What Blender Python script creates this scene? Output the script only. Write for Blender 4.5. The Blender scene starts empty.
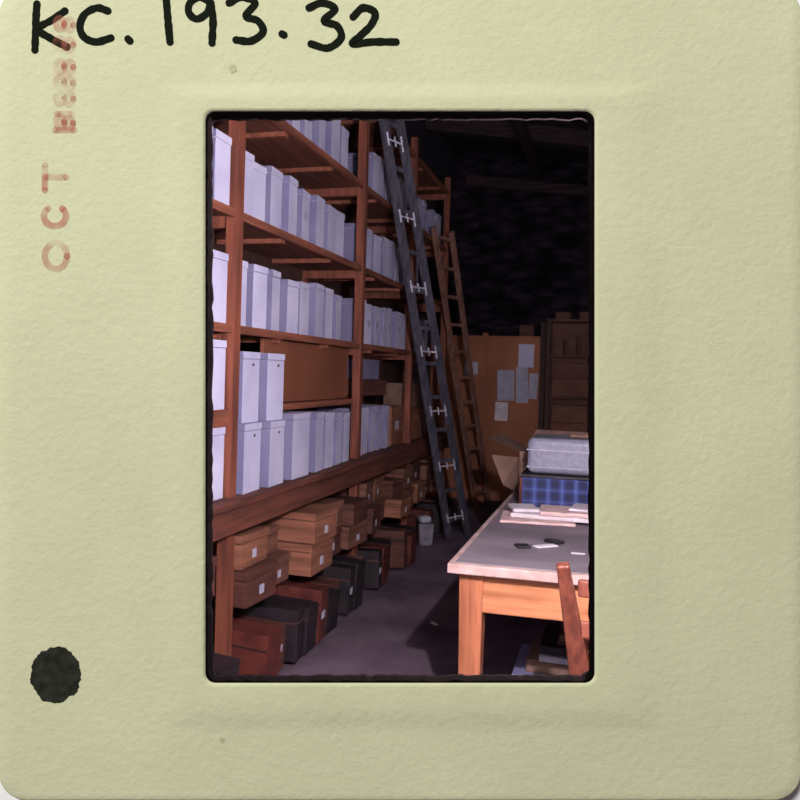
import bpy, bmesh, math, random
from mathutils import Matrix, Vector, noise
random.seed(11)
S=bpy.context.scene
S.view_settings.view_transform='Standard'
YAW=math.radians(15.3); ROLL=math.radians(1.6)
CY,SY=math.cos(YAW),math.sin(YAW)
H=1.5
# ---------------------------------------------------------------- materials
def newmat(name):
    m=bpy.data.materials.new(name); m.use_nodes=True
    nt=m.node_tree; b=nt.nodes['Principled BSDF']
    return m,nt,b
def mat(name,c1,c2=None,scale=(4,4,4),nscale=3.0,rough=.7,bump=.1,bscale=None,metal=0.0,detail=6,spec=.3,lo=.35,hi=.65,bdist=.01):
    m,nt,b=newmat(name)
    b.inputs['Roughness'].default_value=rough; b.inputs['Metallic'].default_value=metal
    b.inputs['Specular IOR Level'].default_value=spec
    if c2 is None: c2=tuple(x*.8 for x in c1)
    tc=nt.nodes.new('ShaderNodeTexCoord'); mp=nt.nodes.new('ShaderNodeMapping')
    mp.inputs['Scale'].default_value=scale
    nt.links.new(tc.outputs['Object'],mp.inputs['Vector'])
    n=nt.nodes.new('ShaderNodeTexNoise'); n.inputs['Scale'].default_value=nscale; n.inputs['Detail'].default_value=detail
    nt.links.new(mp.outputs[0],n.inputs['Vector'])
    r=nt.nodes.new('ShaderNodeValToRGB')
    r.color_ramp.elements[0].position=lo; r.color_ramp.elements[1].position=hi
    r.color_ramp.elements[0].color=(*c1,1); r.color_ramp.elements[1].color=(*c2,1)
    nt.links.new(n.outputs['Fac'],r.inputs['Fac']); nt.links.new(r.outputs['Color'],b.inputs['Base Color'])
    if bump:
        bp=nt.nodes.new('ShaderNodeBump'); bp.inputs['Strength'].default_value=bump; bp.inputs['Distance'].default_value=bdist
        if bscale:
            n2=nt.nodes.new('ShaderNodeTexNoise'); n2.inputs['Scale'].default_value=bscale; n2.inputs['Detail'].default_value=5
            nt.links.new(tc.outputs['Object'],n2.inputs['Vector']); nt.links.new(n2.outputs['Fac'],bp.inputs['Height'])
        else: nt.links.new(n.outputs['Fac'],bp.inputs['Height'])
        nt.links.new(bp.outputs[0],b.inputs['Normal'])
    return m
WY=(14,1.2,14); WZ=(14,14,1.2); WX=(1.2,14,14); WB=(1.5,1.5,16)
M={}
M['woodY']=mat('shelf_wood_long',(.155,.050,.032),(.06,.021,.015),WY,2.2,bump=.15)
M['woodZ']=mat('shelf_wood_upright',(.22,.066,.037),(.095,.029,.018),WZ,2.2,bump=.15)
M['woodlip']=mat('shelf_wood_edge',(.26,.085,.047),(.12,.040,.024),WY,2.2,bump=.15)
M['woodbox']=mat('crate_wood',(.29,.120,.070),(.16,.064,.038),WB,2,bump=.1)
M['woodbox3']=mat('crate_wood_dull',(.18,.076,.050),(.10,.041,.028),WB,2,bump=.1)
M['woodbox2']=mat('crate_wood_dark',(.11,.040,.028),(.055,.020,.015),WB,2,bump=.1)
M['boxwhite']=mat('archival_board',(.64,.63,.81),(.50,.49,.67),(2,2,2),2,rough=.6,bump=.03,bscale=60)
M['boxside']=mat('archival_board_painted_shade',(.20,.19,.31),(.15,.145,.25),(2,2,2),2,rough=.7,bump=.03,bscale=60)  # darker copy of the board; shade of the box sides put into the colour
M['black']=mat('black_board',(.012,.010,.012),(.025,.018,.022),rough=.5,bump=.05)
M['red']=mat('red_leather',(.13,.032,.024),(.06,.015,.012),rough=.5,bump=.2)
M['label']=mat('paper_label',(.46,.46,.56),(.36,.36,.46),rough=.8,bump=.0)
M['sack']=mat('grey_sack',(.26,.24,.29),(.17,.155,.19),rough=.9,bump=.3)
M['paper']=mat('paper_white',(.75,.70,.72),(.6,.52,.55),(3,3,3),5,rough=.9,bump=.1)
M['floor']=mat('dusty_concrete',(.17,.122,.155),(.085,.060,.082),(1,1,1),2.5,rough=.95,bump=.4,bscale=35,detail=10,spec=.1)
M['wallL']=mat('dark_plaster',(.04,.032,.05),(.02,.017,.026),rough=.9,bump=.3)
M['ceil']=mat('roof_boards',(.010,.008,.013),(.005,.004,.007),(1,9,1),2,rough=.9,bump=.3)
M['beam']=mat('roof_beam',(.040,.021,.024),(.013,.008,.009),WX,2,rough=.9,bump=.3)
M['table']=mat('table_pine',(.58,.235,.11),(.33,.12,.052),WX,2.5,rough=.5,bump=.1)
M['tableleg']=mat('table_leg_pine',(.44,.155,.075),(.24,.08,.038),WZ,2.5,rough=.5,bump=.1)
M['tabletop']=mat('worn_table_top',(.26,.22,.245),(.15,.12,.14),(.8,1.6,1.6),3,rough=.75,bump=.12,detail=12,lo=.3,hi=.7)
M['tabledge']=mat('worn_table_edge',(.60,.44,.42),(.38,.25,.21),(3,3,3),3,rough=.7,bump=.1,detail=6)
M['chair']=mat('chair_wood',(.20,.06,.035),(.10,.028,.018),WZ,3,rough=.4,bump=.05)
M['ladderA']=mat('painted_ladder',(.10,.095,.125),(.045,.042,.06),WZ,2,rough=.5,bump=.1)
M['bracket']=mat('pale_rung_bracket',(.72,.72,.82),(.35,.35,.42),(9,9,9),6,rough=.5,bump=.05)
M['ladderB']=mat('ladder_wood',(.26,.13,.10),(.14,.068,.05),WZ,2,rough=.6,bump=.1)
M['part']=mat('partition_board',(.36,.135,.065),(.23,.083,.041),(1,1,1),1.5,rough=.7,bump=.05)
M['panel']=mat('plywood_panel',(.23,.082,.043),(.15,.053,.028),(1,1,1),1.5,rough=.6,bump=.05)
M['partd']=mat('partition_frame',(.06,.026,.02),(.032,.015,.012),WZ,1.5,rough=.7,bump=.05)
M['carton2']=mat('brown_carton_back',(.16,.068,.044),(.11,.046,.031),(2,2,2),2,rough=.8,bump=.05)
M['carton3']=mat('dark_carton_back',(.12,.052,.036),(.08,.035,.026),(2,2,2),2,rough=.8,bump=.05)
M['case']=mat('grey_vinyl',(.25,.25,.32),(.18,.18,.24),(1,1,1),40,rough=.45,bump=.2)
M['caseedge']=mat('case_piping',(.48,.45,.50),(.40,.36,.41),rough=.4,bump=0)
M['carton']=mat('carton_board',(.20,.12,.09),(.13,.075,.058),rough=.9,bump=.05)
M['cloth']=mat('folded_cloth',(.80,.62,.58),(.6,.37,.35),(3,14,30),4,rough=.9,bump=.2)
M['whitewall']=mat('added_wall_white',(.86,.86,.84),(.82,.82,.80),rough=.8,bump=.02)

def stonemat():
    m,nt,b=newmat('rubble_stone'); b.inputs['Roughness'].default_value=.95; b.inputs['Specular IOR Level'].default_value=.1
    tc=nt.nodes.new('ShaderNodeTexCoord'); mp=nt.nodes.new('ShaderNodeMapping'); mp.inputs['Scale'].default_value=(2.2,2.2,5.5)
    nt.links.new(tc.outputs['Object'],mp.inputs[0])
    v=nt.nodes.new('ShaderNodeTexVoronoi'); v.inputs['Scale'].default_value=1.6
    n=nt.nodes.new('ShaderNodeTexNoise'); n.inputs['Scale'].default_value=1.4; n.inputs['Detail'].default_value=8; n.inputs['Roughness'].default_value=.7
    nt.links.new(mp.outputs[0],v.inputs['Vector']); nt.links.new(mp.outputs[0],n.inputs['Vector'])
    a=nt.nodes.new('ShaderNodeMath'); a.operation='MULTIPLY_ADD'; a.inputs[1].default_value=-.6
    nt.links.new(v.outputs['Distance'],a.inputs[0]); nt.links.new(n.outputs['Fac'],a.inputs[2])
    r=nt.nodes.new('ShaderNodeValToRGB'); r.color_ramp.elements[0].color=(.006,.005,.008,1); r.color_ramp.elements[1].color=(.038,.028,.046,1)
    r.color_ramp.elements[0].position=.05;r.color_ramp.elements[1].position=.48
    nt.links.new(a.outputs[0],r.inputs[0]); nt.links.new(r.outputs[0],b.inputs['Base Color'])
    bp=nt.nodes.new('ShaderNodeBump'); bp.inputs['Distance'].default_value=.15; bp.inputs['Strength'].default_value=.8
    nt.links.new(a.outputs[0],bp.inputs['Height']); nt.links.new(bp.outputs[0],b.inputs['Normal'])
    return m
M['stone']=stonemat()
def tartan():
    m,nt,b=newmat('blue_tartan'); b.inputs['Roughness'].default_value=.8
    tc=nt.nodes.new('ShaderNodeTexCoord')
    outs=[]
    for d in ('X','Z'):
        w=nt.nodes.new('ShaderNodeTexWave'); w.bands_direction=d; w.inputs['Scale'].default_value=4.2 if d=='X' else 4.8
        nt.links.new(tc.outputs['Object'],w.inputs[0])
        r=nt.nodes.new('ShaderNodeValToRGB'); e=r.color_ramp.elements
        e[0].position=.35; e[0].color=(.006,.007,.03,1); e[1].position=.9; e[1].color=(.018,.032,.14,1)
        x=e.new(.98); x.color=(.05,.07,.17,1)
        nt.links.new(w.outputs['Fac'],r.inputs[0]); outs.append(r)
    mx=nt.nodes.new('ShaderNodeMix'); mx.data_type='RGBA'; mx.blend_type='ADD'; mx.inputs[0].default_value=.6
    nt.links.new(outs[0].outputs[0],mx.inputs[6]); nt.links.new(outs[1].outputs[0],mx.inputs[7])
    nt.links.new(mx.outputs[2],b.inputs['Base Color'])
    return m
M['tartan']=tartan()

# ---------------------------------------------------------------- mesh builder
class MB:
    def __init__(s): s.v=[];s.f=[];s.m=[];s.mats=[]
    def mi(s,k):
        mm=M[k]
        if mm not in s.mats: s.mats.append(mm)
        return s.mats.index(mm)
    def box(s,x0,x1,y0,y1,z0,z1,k,R=None,taper=0,sidek=None):
        c=Vector(((x0+x1)/2,(y0+y1)/2,(z0+z1)/2)); hx,hy,hz=(x1-x0)/2,(y1-y0)/2,(z1-z0)/2
        i=len(s.v)
        for dz in (-1,1):
            t=1-taper*(dz<0)
            for dx,dy in ((-1,-1),(1,-1),(1,1),(-1,1)):
                p=Vector((dx*hx*t,dy*hy*t,dz*hz))
                if R is not None: p=R@p
                s.v.append(c+p)
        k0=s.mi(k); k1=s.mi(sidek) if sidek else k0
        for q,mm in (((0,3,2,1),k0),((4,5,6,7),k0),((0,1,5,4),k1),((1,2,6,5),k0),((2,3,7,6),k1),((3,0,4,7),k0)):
            s.f.append([i+a for a in q]); s.m.append(mm)
    def beam(s,a,b,w,d,k,ref=(0,0,1),w2=None,d2=None):
        a=Vector(a);b=Vector(b);t=(b-a).normalized(); r=Vector(ref)
        u=t.cross(r)
        if u.length<1e-4: u=t.cross(Vector((1,0,0)))
        u.normalize(); v=u.cross(t).normalized(); i=len(s.v)
        w2=w2 or w; d2=d2 or d
        for p,ww,dd in ((a,w,d),(b,w2,d2)):
            for su,sv in ((-1,-1),(1,-1),(1,1),(-1,1)): s.v.append(p+u*su*ww/2+v*sv*dd/2)
        k0=s.mi(k)
        for q in ((0,1,2,3),(7,6,5,4),(0,4,5,1),(1,5,6,2),(2,6,7,3),(3,7,4,0)):
            s.f.append([i+x for x in q]); s.m.append(k0)
    def poly(s,pts,k):
        i=len(s.v); s.v+= [Vector(p) for p in pts]; s.f.append(list(range(i,i+len(pts)))); s.m.append(s.mi(k))
    def obj(s,name,bevel=0,seg=2,parent=None):
        me=bpy.data.meshes.new(name); me.from_pydata([tuple(v) for v in s.v],[],s.f)
        for mm in s.mats: me.materials.append(mm)
        me.polygons.foreach_set('material_index',s.m)
        bm=bmesh.new(); bm.from_mesh(me); bmesh.ops.recalc_face_normals(bm,faces=bm.faces); bm.to_mesh(me); bm.free()
        me.update()
        o=bpy.data.objects.new(name,me); S.collection.objects.link(o)
        if bevel:
            bv=o.modifiers.new('bevel','BEVEL'); bv.width=bevel; bv.segments=seg; bv.limit_method='ANGLE'
        if parent: o.parent=parent
        return o
def empty(name,loc=(0,0,0)):
    e=bpy.data.objects.new(name,None); S.collection.objects.link(e); e.location=loc; return e
def RZ(a): return Matrix.Rotation(a,3,'Z')
def RX(a): return Matrix.Rotation(a,3,'X')
def RY(a): return Matrix.Rotation(a,3,'Y')

# ---------------------------------------------------------------- room shell
XL,XR,YB=-2.17,2.5,10.2
b=MB(); b.box(XL-.1,XR+.1,-2,YB+.1,-.1,0,'floor'); b.obj('floor')
b=MB(); b.box(XL-.1,XL,.75,YB,0,4.7,'wallL'); b.obj('wall_left')
b=MB(); b.box(XR,XR+.1,2.02,YB,0,4.7,'wallL'); b.obj('wall_right')
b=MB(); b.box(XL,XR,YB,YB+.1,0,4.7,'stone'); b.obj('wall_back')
b=MB()
pl=[(XL-.1,.66),(XR+.1,1.97),(XR+.1,YB+.1),(XL-.1,YB+.1)]
zt=lambda x:4.5-(x-XL)*.16
lo=[(x,y,zt(x)) for x,y in pl]; hi=[(x,y,zt(x)+.1) for x,y in pl]
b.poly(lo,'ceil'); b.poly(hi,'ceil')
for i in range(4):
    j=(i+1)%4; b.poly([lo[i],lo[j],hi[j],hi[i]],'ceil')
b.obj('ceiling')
b=MB()
for y in (3.2,4.6,6.0,7.4,8.8):
    b.beam((XL+.01,y,zt(XL)-.10),(XR-.01,y+.0,zt(XR)-.10),.16,.17,'beam')
for x in (-1.0,0.2,1.4):
    b.beam((x,2.0,zt(x)-.24),(x,YB-.01,zt(x)-.24),.10,.10,'beam')
b.beam((-1.9,9.9,4.0),(2.2,9.8,3.45),.10,.12,'beam')
b.obj('roof_beams')

# added front wall (keeps front light out of the room, backs the slide mount, with a rectangular opening)
b=MB()
X0,X1,HX,Z0,Z1=-1.96,3.0,.37,H-.53,H+.46
ya,yb=1.225,1.262
b.box(X0,-HX,ya,yb,0,4.6,'whitewall'); b.box(HX,X1,ya,yb,0,4.6,'whitewall')
b.box(-HX,HX,ya,yb,0,Z0,'whitewall'); b.box(-HX,HX,ya,yb,Z1,4.6,'whitewall')
o=b.obj('added_front_wall'); o.rotation_euler=(0,0,YAW)

# ---------------------------------------------------------------- shelving
XF=-1.66; XBk=-2.12
posts=[1.65,3.237,5.06,6.43,7.79]
b=MB()
for y in posts:
    b.box(XF-.05,XF+.005,y-.030,y+.030,0,3.5,'woodZ')
    b.box(XBk,XBk+.05,y-.03,y+.03,0,3.5,'woodZ')
    for h in (.80,1.62,2.14,2.70,3.28): b.box(XBk+.05,XF-.05,y-.02,y+.02,h,h+.07,'woodZ')
b.obj('shelf_uprights').name='uprights'; up=bpy.data.objects['uprights']
hs=[1.70,2.22,2.78,3.36]
b=MB()
for h in hs:
    for i in range(len(posts)-1):
        y0,y1=posts[i]+.032,posts[i+1]-.032
        b.box(XBk+.05,XF-.03,y0,y1,h-.028,h,'woodY')
        b.box(XF-.028,XF-.004,y0,y1,h-.036,h+.002,'woodlip')
        ym=(y0+y1)/2
        for yy in (ym-.35,ym+.35): b.box(XBk+.05,XF-.03,yy-.018,yy+.018,h-.055,h-.03,'woodlip')
b.box(XBk+.05,XF-.03,posts[0]+.04,posts[1]-.04,1.28,1.31,'woodY')
b.box(XF-.028,XF-.004,posts[0]+.04,posts[1]-.04,1.245,1.32,'woodlip')
sh=b.obj('boards')
b=MB()
b.box(XBk+.05,XF+.07,1.5,7.9,.885,.92,'woodY')
b.box(XF+.012,XF+.05,1.5,7.9,.77,.884,'woodY')
be=b.obj('bench',.004)
b=MB()
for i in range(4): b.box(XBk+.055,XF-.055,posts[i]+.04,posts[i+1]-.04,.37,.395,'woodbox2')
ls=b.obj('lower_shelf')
b=MB()
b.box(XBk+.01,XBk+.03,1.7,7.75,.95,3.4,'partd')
b.box(-1.76,-1.74,3.70,5.02,1.33,1.665,'panel')
b.box(-1.77,-1.70,3.70,5.02,1.29,1.325,'woodlip')
b.box(-1.93,-1.91,5.11,6.40,1.32,1.665,'woodbox2')
bp=b.obj('back_boards')
sp=empty('wooden_shelving_unit')
for o in (up,sh,be,ls,bp): o.parent=sp

# archival boxes
b=MB()
def abox(y,h,w=.125,ht=.30,xf=None,dep=.30,rz=0,hole=False,lab=False):
    xf=(XF-.03-random.random()*.035) if xf is None else xf
    R=RZ(rz)
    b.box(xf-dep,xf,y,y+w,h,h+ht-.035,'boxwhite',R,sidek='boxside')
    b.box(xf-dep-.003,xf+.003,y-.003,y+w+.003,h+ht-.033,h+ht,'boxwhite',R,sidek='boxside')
    if hole: b.box(xf+.001,xf+.005,y+w*.6-.008,y+w*.6+.008,h+ht*.80,h+ht*.84,'black',R)
    if lab: b.box(xf-.002,xf+.003,y+w*.25,y+w*.75,h+ht*.45,h+ht*.6,'label',R)
def row(y0,y1,h,pitch=.205,w=.142,ht=.30,skip=0.0):
    y=y0
    while y+w<y1:
        if random.random()>=skip:
            abox(y,h,w+random.uniform(-.02,.012),ht+random.uniform(-.018,.014),rz=random.uniform(-.07,.10),lab=random.random()<.2)
        y+=pitch+random.uniform(-.025,.02)
for h in (1.705,2.225,2.785):
    for k in range(8): abox(3.19-.145-k*.172,h,.14,.31,xf=-1.685)
    row(3.29,5.02,h)
    row(5.12,6.40,h,pitch=.19,w=.135,skip=.05)
    row(6.5,7.7,h,skip=.25)
for k in range(7): abox(3.19-.15-k*.18,.922,.15,.32,xf=-1.68); abox(3.19-.15-k*.18,1.318,.15,.31,xf=-1.685)
# double stack on bench
for k in range(2):
    yy=3.30+k*.255
    abox(yy,.922,.195,.325,xf=-1.645+.012*k,rz=.05,hole=True); abox(yy,.922+.328,.19,.335,xf=-1.660+.015*k,rz=-.02 if k else .04,hole=True)
for k,(yy,ww) in enumerate(((3.86,.25),(4.20,.15),(4.40,.14),(4.59,.125),(4.77,.12))):
    abox(yy,.922,ww,.350-.008*k,xf=-1.638-.008*k,rz=(.02,.08,.0,.10,.03)[k])
yy=5.14
for k in range(5):
    abox(yy,.922,.112,.33,rz=random.uniform(-.02,.10)); yy+=.168
b.obj('archival_box_files',.003)

# bay two stuff
b=MB()
b.box(-2.0,-1.70,6.00,6.36,.925,1.24,'woodbox'); b.box(-1.698,-1.694,6.1,6.2,1.05,1.12,'label')
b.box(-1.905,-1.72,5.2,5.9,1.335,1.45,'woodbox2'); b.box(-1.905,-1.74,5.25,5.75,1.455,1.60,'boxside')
b.box(-2.0,-1.7,6.52,7.0,.925,1.2,'woodbox'); b.box(-2.0,-1.72,7.1,7.6,.925,1.3,'carton')
b.box(-1.95,-1.72,6.6,7.2,1.205,1.42,'carton')
o=b.obj('wooden_storage_boxes',.004)

# wooden card boxes on lower shelf
b=MB()
def crate(y,h,w,ht,xf,k='woodbox',rz=0,lab=True,dep=.36):
    R=RZ(rz)
    b.box(xf-dep,xf,y,y+w,h,h+ht*.72,k,R)
    b.box(xf-dep-.004,xf+.006,y-.005,y+w+.005,h+ht*.75,h+ht-.004,k,R)
    b.box(xf-dep+.01,xf-.012,y+.006,y+w-.006,h+ht*.7,h+ht*.78,'black',R)
    if lab: b.box(xf-.002,xf+.003,y+w*.38,y+w*.53,h+ht*.22,h+ht*.48,'label',R)
plan=[(1.75,.34),(2.15,.34),(2.58,.34),(3.32,.29),(3.67,.22),(3.95,.31),(4.33,.24),(4.64,.33),(5.14,.24),(5.44,.30),(5.80,.24),(6.10,.25),(6.52,.3),(6.9,.3),(7.25,.3)]
off=[0,0,0,.0,-.05,.06,.0,.04,.02,-.06,.06,.0,0,-.05,.03]
kk=['woodbox3','woodbox','woodbox2','woodbox','woodbox3','woodbox','woodbox3','woodbox2','woodbox3','woodbox','woodbox2','woodbox3','woodbox2','woodbox3','woodbox']
for i,(y,w) in enumerate(plan):
    ht=(.17,.145,.175)[i%3]; x1=-1.60+off[i]; rz=random.uniform(-.09,.06)
    crate(y,.397,w,ht,x1,kk[(i+4)%15],rz,True)
    crate(y+.01,.399+ht,w-.03,ht*.95,x1+random.uniform(-.07,.05),kk[i],rz+random.uniform(-.08,.08),i%3!=1)
b.obj('wooden_card_boxes',.003)
# floor items
b=MB()
y=1.8; c=0; ks=['woodbox2','red','black','woodbox2','black','black','woodbox3','black','red','black','woodbox2']
while y<7.4:
    w=random.uniform(.09,.17)
    near=[p for p in posts if y-.05<p<y+w+.06]
    if near: y=near[0]+.07; continue
    c+=1; k=ks[c%len(ks)]
    if 3.2<y<3.9: k='red' if y<3.42 else ('woodbox2' if y<3.6 else 'black')
    if 6.3<y<6.95: y+=.1; continue
    ht=random.uniform(.22,.29); xf=-1.53+random.uniform(-.07,.06); a=random.uniform(-.02,.10)
    R=RZ(random.uniform(-.08,.08))@RY(a)
    z0=.025
    b.box(xf-.34,xf,y,y+w,z0,z0+ht,k,R)
    b.box(xf-.345,xf+.004,y-.003,y+w+.003,z0+ht*.72,z0+ht*.76,'black' if k!='black' else 'woodbox2',R)
    if c%3==0: b.box(xf-.02,xf+.005,y+w*.3,y+w*.7,z0+ht*.4,z0+ht*.55,'label',R)
    y+=w+.035
b.obj('ledger_boxes',.004)
b=MB()
b.box(-1.64,-1.50,6.66,6.82,0.002,.20,'sack',RZ(.3),taper=.2); b.box(-1.63,-1.53,6.68,6.78,.202,.26,'label',RZ(.6))
b.obj('paper_sack',.02)

# ---------------------------------------------------------------- ladders
def ladder(name,foot,top,sep,k,rungs,w=.03,d=.06,br=None,sep2=None):
    b=MB(); foot=Vector(foot);top=Vector(top);sep=Vector(sep); sep2=Vector(sep2) if sep2 else sep
    for s_ in (0,1):
        b.beam(foot+sep*s_,top+sep2*s_,w,d,k,ref=sep)
    for i in range(rungs):
        t=(i+.7)/rungs; p=foot.lerp(top,t)
        b.beam(p,p+sep.lerp(sep2,t),.026,.03,k,ref=(0,0,1))
    if br:
        for i in range(br):
            t=(i+.45)/br; dirn=(top-foot).normalized(); sp_=sep.lerp(sep2,t)
            p=foot.lerp(top,t)
            n=Vector((.25,-1,0)).normalized()*.045
            for s_,dd in ((.10,.048),(.90,.055)): b.beam(p+sp_*s_+n-dirn*dd,p+sp_*s_+n+dirn*dd,.012,.011,'bracket')
            b.beam(p+n+sp_*.10,p+n+sp_*.90,.011,.011,'bracket')
            b.beam(p+n+sp_*.5-dirn*.035,p+n+sp_*.5+dirn*.035,.010,.010,'bracket')
    return b.obj(name,.003)
ladder('extension_ladder',(-1.40,6.95,.02),(-1.625,4.85,3.88),(.12,.27,0),'ladderA',14,.036,.065,br=8,sep2=(.065,.16,0))
ladder('wooden_ladder',(-1.47,8.75,.02),(-1.63,6.98,2.85),(.11,.26,0),'ladderB',11,.03,.06)

# ---------------------------------------------------------------- back partition & stacked boxes
b=MB()
YP=9.3
b.box(-2.10,-.84,YP,YP+.03,0.02,1.98,'part')
for x in (-2.13,-1.5,-.82): b.box(x-.03,x+.03,YP-.02,YP+.04,0,2.02 if x<-1 else 2.15,'partd' if x>-1 else 'part')
b.box(-2.1,-.84,YP-.012,YP+.03,1.93,1.985,'part')
pa=b.obj('panel',.003)
b=MB()
for (x,h,w,t,k) in ((-1.10,1.62,.18,.27,'boxwhite'),(-1.34,1.22,.20,.36,'label'),(-1.12,1.2,.14,.42,'label'),(-.97,1.25,.10,.30,'label'),(-1.36,.98,.15,.22,'paper'),(-1.74,1.52,.16,.15,'label')):
    b.box(x,x+w,YP-.006-.004,YP-.002,h,h+t,k,RY(random.uniform(-.04,.04)))
pn=b.obj('pinned_notices')
e=empty('wooden_partition'); pa.parent=e; pn.parent=e
b=MB()
for x in (-.73,-.25,.23,.71): b.box(x-.02,x+.02,8.92,8.96,0,2.17,'partd'); b.box(x-.02,x+.02,9.28,9.32,0,2.17,'partd')
for h in (.30,.80,1.28,1.74,2.14): b.box(-.71,.69,8.965,9.275,h,h+.025,'carton3')
b.box(-.71,.69,9.285,9.30,.3,2.16,'carton3')
rack=b.obj('wooden_open_rack')
b=MB()
for h,hm in ((.327,.46),(.827,.44),(1.307,.42),(1.767,.34)):
    for x0 in (-.70,-.22,.26):
        x=x0
        n=1 if h<1.7 else 3
        wtot=.43/n
        for i in range(n):
            z=h; m_=2 if h<1.7 else 1
            for j in range(m_):
                hh=hm/m_*random.uniform(.78,.96) if m_==2 else hm*random.uniform(.4,.75)
                kx=random.choice(['carton2','carton2','carton3','carton2'])
                y0=8.97+random.uniform(0,.04); dx=random.uniform(0,.03)
                b.box(x+.01+dx,x+wtot-.01,y0,9.27,z,z+hh,kx)
                b.box(x+.007+dx,x+wtot-.007,y0-.003,9.27,z+hh*.8,z+hh*.99,kx)
                z+=hh+.004
            x+=wtot
b.obj('stacked_cartons',.003)
b=MB()
for x in (-.66,-.40,-.15): b.box(x,x+.17,9.0,9.2,2.168,2.25,'woodbox2')
b.box(-1.10,-.93,9.296,9.34,1.987,2.12,'woodbox2')
b.obj('small_card_boxes',.003)

# ---------------------------------------------------------------- table
b=MB()
tx0,tx1,ty0,ty1=-.62,.42,3.085,5.35
b.box(tx0+.02,tx1-.02,ty0+.02,ty1,.715,.7535,'tabletop')
b.box(tx0-.004,tx1,ty0-.012,ty0+.022,.712,.752,'tabledge')
b.box(tx0-.004,tx0+.022,ty0+.022,ty1,.712,.752,'tabledge')
b.box(tx0+.07,tx1-.07,ty0+.05,ty0+.075,.55,.715,'table')
b.box(tx0+.07,tx1-.07,ty1-.075,ty1-.05,.55,.715,'table')
b.box(tx0+.045,tx0+.07,ty0+.06,ty1-.06,.55,.715,'table'); b.box(tx1-.07,tx1-.045,ty0+.06,ty1-.06,.55,.715,'table')
for x in (tx0+.085,tx1-.085):
    for y in (ty0+.09,ty1-.09): b.box(x-.05,x+.05,y-.05,y+.05,0,.715,'tableleg',taper=.2)
b.obj('work_table',.005)
# chair tucked under the table
b=MB()
cx=.10
for sx in (-1,1):
    b.beam((cx+sx*.19,2.86,.46),(cx+sx*.25,2.66,.885),.075,.05,'chair',ref=(0,1,0),w2=.042,d2=.03)
    b.beam((cx+sx*.19,2.86,.47),(cx+sx*.20,2.80,0.0),.065,.05,'chair',ref=(0,1,0),w2=.04,d2=.035)
    b.beam((cx+sx*.17,3.26,.44),(cx+sx*.19,3.28,0.0),.05,.05,'chair',ref=(0,1,0),w2=.035,d2=.035)
    b.beam((cx+sx*.19,2.83,.22),(cx+sx*.18,3.27,.22),.03,.02,'chair')
b.box(cx-.21,cx+.21,2.84,3.30,.44,.475,'chair')
for h,yy in ((.80,2.70),(.64,2.775)): b.box(cx-.20,cx+.20,yy-.01,yy+.01,h-.03,h+.03,'chair')
b.obj('wooden_chair',.008,3)
# suitcase
b=MB()
b.box(-.46,.16,4.42,4.80,.967,1.165,'case'); o1=b.obj('shell',.035,4)
b=MB(); b.box(-.464,.164,4.416,4.804,1.095,1.102,'caseedge'); b.box(-.464,.164,4.416,4.804,1.0,1.005,'caseedge'); o2=b.obj('piping',.003)
b=MB(); b.beam((-.02,4.412,1.04),(-.02,4.385,1.06),.02,.02,'caseedge'); b.beam((.12,4.412,1.04),(.12,4.385,1.06),.02,.02,'caseedge'); b.beam((-.03,4.385,1.06),(.13,4.385,1.06),.025,.02,'case'); o3=b.obj('handle',.004)
e=empty('grey_suitcase')
for o in (o1,o2,o3): o.parent=e
b=MB(); b.box(-.49,.18,4.39,4.82,.757,.950,'tartan'); b.box(-.495,.185,4.385,4.825,.945,.965,'black'); b.box(-.497,-.478,4.38,4.40,.757,.95,'red'); b.obj('tartan_bag',.012,3)
b=MB()
b.box(-.56,.1,4.93,5.28,.757,1.04,'carton')
b.poly([(-.56,4.93,1.04),(-.56,5.28,1.04),(-.72,5.24,1.12),(-.76,4.9,1.11)],'carton')
b.poly([(-.56,5.28,1.04),(.1,5.28,1.04),(.05,5.38,1.14),(-.5,5.38,1.15)],'carton')
b.poly([(-.565,4.925,1.0),(-.565,4.925,.78),(-.64,4.80,.84),(-.72,4.82,1.02)],'carton')
b.obj('open_carton')
b=MB()
b.box(-.24,-.02,4.52,4.56,1.168,1.19,'carton',RZ(.2)); b.box(-.10,.08,4.60,4.65,1.168,1.20,'woodbox',RZ(-.3)); b.obj('wooden_scraper',.006)
b=MB()
b.box(-.56,-.18,4.02,4.33,.756,.770,'cloth',RZ(.08)); b.box(-.50,.10,4.08,4.32,.772,.795,'paper',RZ(-.05)); b.box(-.36,.12,4.08,4.31,.797,.818,'cloth',RZ(.07)); b.box(-.52,-.38,4.12,4.30,.797,.815,'paper',RZ(.3)); b.box(-.2,.1,4.1,4.3,.820,.835,'paper',RZ(-.12))
b.obj('paper_pile',.006,3)
b=MB()
b.box(-.40,-.34,3.44,3.50,.755,.766,'black',RZ(.4)); b.box(-.33,-.22,3.50,3.54,.755,.762,'paper',RZ(.7)); b.box(-.27,-.22,3.58,3.66,.755,.768,'black',RZ(.9)); b.box(-.16,-.10,3.42,3.44,.755,.760,'paper')
b.obj('desk_oddments',.004)
b=MB()
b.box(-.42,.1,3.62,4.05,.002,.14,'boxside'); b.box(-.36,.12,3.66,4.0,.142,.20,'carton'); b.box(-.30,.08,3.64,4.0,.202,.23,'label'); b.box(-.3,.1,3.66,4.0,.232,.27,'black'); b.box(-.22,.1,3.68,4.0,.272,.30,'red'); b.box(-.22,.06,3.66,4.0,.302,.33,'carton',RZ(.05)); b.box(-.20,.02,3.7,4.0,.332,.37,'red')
b.obj('paper_stack',.004)
b=MB(); b.box(-1.02,-1.0,4.60,4.66,.001,.004,'cloth',RZ(.8)); b.obj('paper_scrap')

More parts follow.
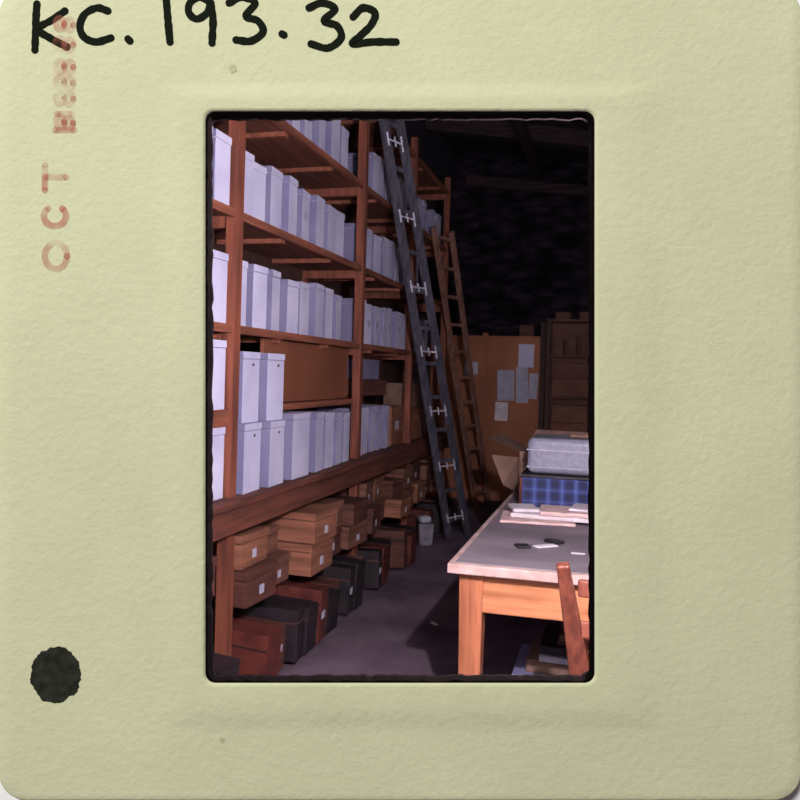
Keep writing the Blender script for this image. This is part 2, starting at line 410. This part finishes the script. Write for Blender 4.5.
# ---------------------------------------------------------------- camera
cam=bpy.data.cameras.new('camera'); co=bpy.data.objects.new('camera',cam); S.collection.objects.link(co)
cam.sensor_width=36; cam.lens=36*785/800; cam.shift_y=-26/800; cam.clip_start=.01
Rm=Matrix.Rotation(YAW,4,'Z')@Matrix.Rotation(math.pi/2,4,'X')@Matrix.Rotation(ROLL,4,'Z')
co.matrix_world=Matrix.Translation((0,0,H))@Rm
S.camera=co

# ---------------------------------------------------------------- slide mount (1.23 m card hung on the added wall)
D=1.2; s=D/785
MM=Matrix.Translation(Vector((0,0,H))+Vector((-SY,CY,0))*D)@Rm
def L(px,py,h=0): return ((px-400)*s,(374-py)*s,h)
def mountmat():
    m,nt,b=newmat('grey_green_card'); b.inputs['Roughness'].default_value=.9; b.inputs['Specular IOR Level'].default_value=.1
    tc=nt.nodes.new('ShaderNodeTexCoord')
    n=nt.nodes.new('ShaderNodeTexNoise'); n.inputs['Scale'].default_value=3; n.inputs['Detail'].default_value=10; n.inputs['Roughness'].default_value=.72
    nt.links.new(tc.outputs['Object'],n.inputs[0])
    r=nt.nodes.new('ShaderNodeValToRGB'); e=r.color_ramp.elements; e[0].position=.3;e[1].position=.7
    e[0].color=(.535,.54,.345,1); e[1].color=(.605,.605,.395,1)
    nt.links.new(n.outputs['Fac'],r.inputs[0]); nt.links.new(r.outputs[0],b.inputs['Base Color'])
    n2=nt.nodes.new('ShaderNodeTexNoise'); n2.inputs['Scale'].default_value=75; n2.inputs['Detail'].default_value=6; n2.inputs['Roughness'].default_value=.65
    nt.links.new(tc.outputs['Object'],n2.inputs[0])
    bp=nt.nodes.new('ShaderNodeBump'); bp.inputs['Distance'].default_value=.003; bp.inputs['Strength'].default_value=.55
    nt.links.new(n2.outputs['Fac'],bp.inputs['Height']); nt.links.new(bp.outputs[0],b.inputs['Normal'])
    return m
def loop(x0,y0,x1,y1,r,h,n=8,jit=0):
    pts=[]
    for cx,cy,a0 in ((x1-r,y0+r,-90),(x1-r,y1-r,0),(x0+r,y1-r,90),(x0+r,y0+r,180)):
        for i in range(n+1):
            a=math.radians(a0+90*i/n); pts.append((cx+r*math.cos(a),cy+r*math.sin(a)))
    out=[]
    K=60
    for i,p in enumerate(pts):
        q=pts[(i+1)%len(pts)]
        out.append(p)
        if i%(n+1)==n:
            for j in range(1,K): out.append((p[0]+(q[0]-p[0])*j/K,p[1]+(q[1]-p[1])*j/K))
    if jit:
        out=[(x+jit*noise.noise(Vector((x*.12,y*.12,0))),y+jit*noise.noise(Vector((x*.12,y*.12,9)))) for x,y in out]
    return [L(x,y,h) for x,y in out]
def loft(name,loops,m,parent=None,smooth=True,close=True):
    v=[];f=[];n=len(loops[0])
    for l in loops: v+=l
    k=len(loops)
    for a in range(k if close else k-1):
        c=(a+1)%k
        for i in range(n):
            j=(i+1)%n; f.append((a*n+i,a*n+j,c*n+j,c*n+i))
    me=bpy.data.meshes.new(name); me.from_pydata(v,[],f); me.materials.append(m)
    bm=bmesh.new(); bm.from_mesh(me); bmesh.ops.recalc_face_normals(bm,faces=bm.faces); bm.to_mesh(me); bm.free()
    for p in me.polygons: p.use_smooth=smooth
    o=bpy.data.objects.new(name,me); S.collection.objects.link(o)
    if parent: o.parent=parent
    return o
me_=empty('slide_mount'); me_.matrix_world=MM
mm=mountmat()
def ip(a,b_,t): return tuple(a[i]+(b_[i]-a[i])*t for i in range(5))
hp=.0036
A=(206,112,594,682,10)
lps=[loop(*A,hp-.0006),loop(202,108,598,686,12,hp)]
I=(193,100,624,706,14); O=(152,80,676,734,22)
lps.append(loop(*I,hp))
for t in (.12,.25,.4,.55,.7,.85,1.0):
    st=t*t*(3-2*t); lps.append(loop(*ip(I,O,t),hp*(1-st)))
E=(-2,-14,802,801,28)
lps+= [loop(*ip(O,E,.9),0),loop(0,-12,800,799,27,0),loop(-1.5,-13.5,801.5,800.5,28,-.001),loop(*E,-.003),loop(*E,-.010),loop(203,109,597,685,11,-.010),loop(*A,-.010)]
card=loft('card',lps,mm,me_)
m,nt,bb=newmat('black_film_edge'); bb.inputs['Base Color'].default_value=(.004,.003,.003,1); bb.inputs['Roughness'].default_value=1; bb.inputs['Specular IOR Level'].default_value=0
loft('film_gate',[loop(206.0,112.0,594,682,10,-.009),loop(206.0,112.0,594,682,10,hp-.0004),loop(208,114,592,680,10,hp-.0010,jit=1.6),loop(211.5,118.5,590,677,8,-.002,jit=2.2),loop(211.5,118.5,590,677,8,-.009,jit=2.2)],m,me_,smooth=False)

def ribbon(V,F,pts,w,h=.0008):
    P=[Vector(p) for p in pts]
    if len(P)>1:
        Q=[P[0]*2-P[1]]+P+[P[-1]*2-P[-2]]; sm=[]
        for i in range(1,len(Q)-2):
            for j in range(10):
                t=j/10; a,b0,c,d=Q[i-1],Q[i],Q[i+1],Q[i+2]
                sm.append(.5*((2*b0)+(c-a)*t+(2*a-5*b0+4*c-d)*t*t+(3*b0-a-3*c+d)*t**3))
        sm.append(P[-1])
    else: sm=P
    i0=len(V)
    if len(sm)>1:
        for i,p in enumerate(sm):
            t=(sm[min(i+1,len(sm)-1)]-sm[max(i-1,0)]).normalized(); nn=Vector((-t.y,t.x))
            ww=w*(1+.18*noise.noise(Vector((p.x*.2,p.y*.2,3))))/2
            V.append(L(*(p+nn*ww),h)); V.append(L(*(p-nn*ww),h))
        for i in range(len(sm)-1): F.append((i0+2*i,i0+2*i+1,i0+2*i+3,i0+2*i+2))
    for c,dh in ((sm[0],.00006),(sm[-1],.00012)):
        i0=len(V)
        for k in range(16):
            a=k*math.tau/16; V.append(L(c.x+w*.5*math.cos(a),c.y+w*.5*math.sin(a),h+dh))
        F.append(tuple(range(i0,i0+16)))
def strokes(name,strk,w,m):
    V=[];F=[]
    for i,st in enumerate(strk): ribbon(V,F,st,w,.0006+i*.00002)
    me=bpy.data.meshes.new(name); me.from_pydata(V,[],F); me.materials.append(m)
    o=bpy.data.objects.new(name,me); S.collection.objects.link(o); o.parent=me_; return o
mi_,nt,bb=newmat('black_ink'); bb.inputs['Base Color'].default_value=(.010,.012,.008,1); bb.inputs['Roughness'].default_value=1; bb.inputs['Specular IOR Level'].default_value=0
hand=[[(37,4),(36,20),(35,50)],[(65,11),(52,20),(38,29),(50,38),(67,47)],[(108,11),(97,8),(85,14),(80,26),(84,37),(96,42),(111,38)],[(128,39),(130,41)],
[(166,-4),(168,20),(170,42)],[(211,3),(200,-3),(190,3),(189,13),(197,19),(207,13),(211,3)],[(211,3),(213,20),(212,43)],
[(229,3),(242,-3),(255,3),(246,16),(258,21),(263,32),(251,41),(236,40)],[(282,34),(284,35)],
[(309,8),(322,3),(335,9),(324,21),(337,26),(341,38),(328,48),(311,44)],[(353,17),(363,8),(375,13),(371,25),(360,36),(352,44),(372,42),(396,42)]]
strokes('handwritten_number',hand,7.4,mi_)
def stampmat(name,lo,hi):
    mr,nt,bb=newmat(name); bb.inputs['Base Color'].default_value=(.54,.18,.13,1); bb.inputs['Specular IOR Level'].default_value=0
    tr=nt.nodes.new('ShaderNodeBsdfTransparent'); mx=nt.nodes.new('ShaderNodeMixShader'); n=nt.nodes.new('ShaderNodeTexNoise'); n.inputs['Scale'].default_value=28; n.inputs['Detail'].default_value=6
    tc=nt.nodes.new('ShaderNodeTexCoord'); nt.links.new(tc.outputs['Object'],n.inputs[0])
    r=nt.nodes.new('ShaderNodeValToRGB'); r.color_ramp.elements[0].position=.35; r.color_ramp.elements[1].position=.68; r.color_ramp.elements[0].color=(lo,lo,lo,1); r.color_ramp.elements[1].color=(hi,hi,hi,1)
    nt.links.new(n.outputs['Fac'],r.inputs[0]); nt.links.new(r.outputs[0],mx.inputs[0]); nt.links.new(tr.outputs[0],mx.inputs[1]); nt.links.new(bb.outputs[0],mx.inputs[2]); nt.links.new(mx.outputs[0],nt.nodes['Material Output'].inputs['Surface'])
    return mr
def ell(cx,cy,rx,ry,a0=0,a1=360,n=12): return [(cx+rx*math.cos(math.radians(a0+(a1-a0)*i/n)),cy+ry*math.sin(math.radians(a0+(a1-a0)*i/n))) for i in range(n+1)]
stamp=[ell(56,256,11,13),ell(55,216,11,10,-50,230),[(45,165),(45,190)],[(45,177),(66,177)]]
strokes('date_stamp',stamp,6.5,stampmat('red_stamp_ink',.10,.58))
st2=[[(55,130),(74,130)],[(57,114),(72,114)]]
for cy in (122,98,82,66,44,24): st2+=[ell(60,cy,4,5.5),ell(69,cy+1,4,5.5)]
strokes('date_stamp_smudged_digits',st2,6.5,stampmat('faded_stamp_ink',.04,.36))
# blob
V=[];F=[]
for k in range(90):
    a=k*math.tau/90; rr=25+2.2*noise.noise(Vector((math.cos(a)*3,math.sin(a)*3,1)))+1.8*noise.noise(Vector((math.cos(a)*9,math.sin(a)*9,5)))
    V.append(L(56+rr*math.cos(a),675+rr*1.12*math.sin(a),.0008))
F.append(tuple(range(90)))
me=bpy.data.meshes.new('ink_blot'); me.from_pydata(V,[],F)
mb=mat('blot_ink',(.016,.018,.013),(.032,.034,.026),(1,1,1),70,rough=1,bump=.2,bscale=120,spec=0)
me.materials.append(mb); o=bpy.data.objects.new('ink_blot',me); S.collection.objects.link(o); o.parent=me_
ms=mat('stain',(.42,.40,.24),(.5,.47,.3),bump=0,spec=0)
V=[];F=[]
for cx,cy,r0 in ((233,69,4),(222,740,2.5)):
    i0=len(V)
    for k in range(20):
        a=k*math.tau/20; rr=r0*(1+.35*noise.noise(Vector((math.cos(a)*2+cx,math.sin(a)*2,1)))); V.append(L(cx+rr*math.cos(a),cy+rr*math.sin(a),.0005))
    F.append(tuple(range(i0,i0+20)))
me=bpy.data.meshes.new('stains'); me.from_pydata(V,[],F); me.materials.append(ms); o=bpy.data.objects.new('stains',me); S.collection.objects.link(o); o.parent=me_

# ---------------------------------------------------------------- lights
def cw(xc,h,z): return Vector((xc*CY-z*SY,xc*SY+z*CY,h))
def light(name,kind,loc,power,color,size=.1,target=None):
    l=bpy.data.lights.new(name,kind); l.energy=power; l.color=color
    if kind=='AREA': l.size=size
    else: l.shadow_soft_size=size
    o=bpy.data.objects.new(name,l); S.collection.objects.link(o); o.location=loc
    if target is not None: o.rotation_euler=(Vector(target)-Vector(loc)).to_track_quat('-Z','Y').to_euler()
    return o
light('flash_lamp','POINT',cw(.40,1.78,1.38),275,(1.0,.90,1.0),.02)
light('copy_lamp','AREA',cw(-2.2,H+4.2,-3.4),585,(1,.995,.97),1.2,cw(0,H,1.2))
light('back_fill','POINT',(.9,6.2,2.9),3,(1,.75,.7),.08)  # weak fill with no visible source, added to lift the back of the room
w=bpy.data.worlds.new('world'); S.world=w; w.use_nodes=True
w.node_tree.nodes['Background'].inputs[0].default_value=(.5,.5,.55,1); w.node_tree.nodes['Background'].inputs[1].default_value=.12
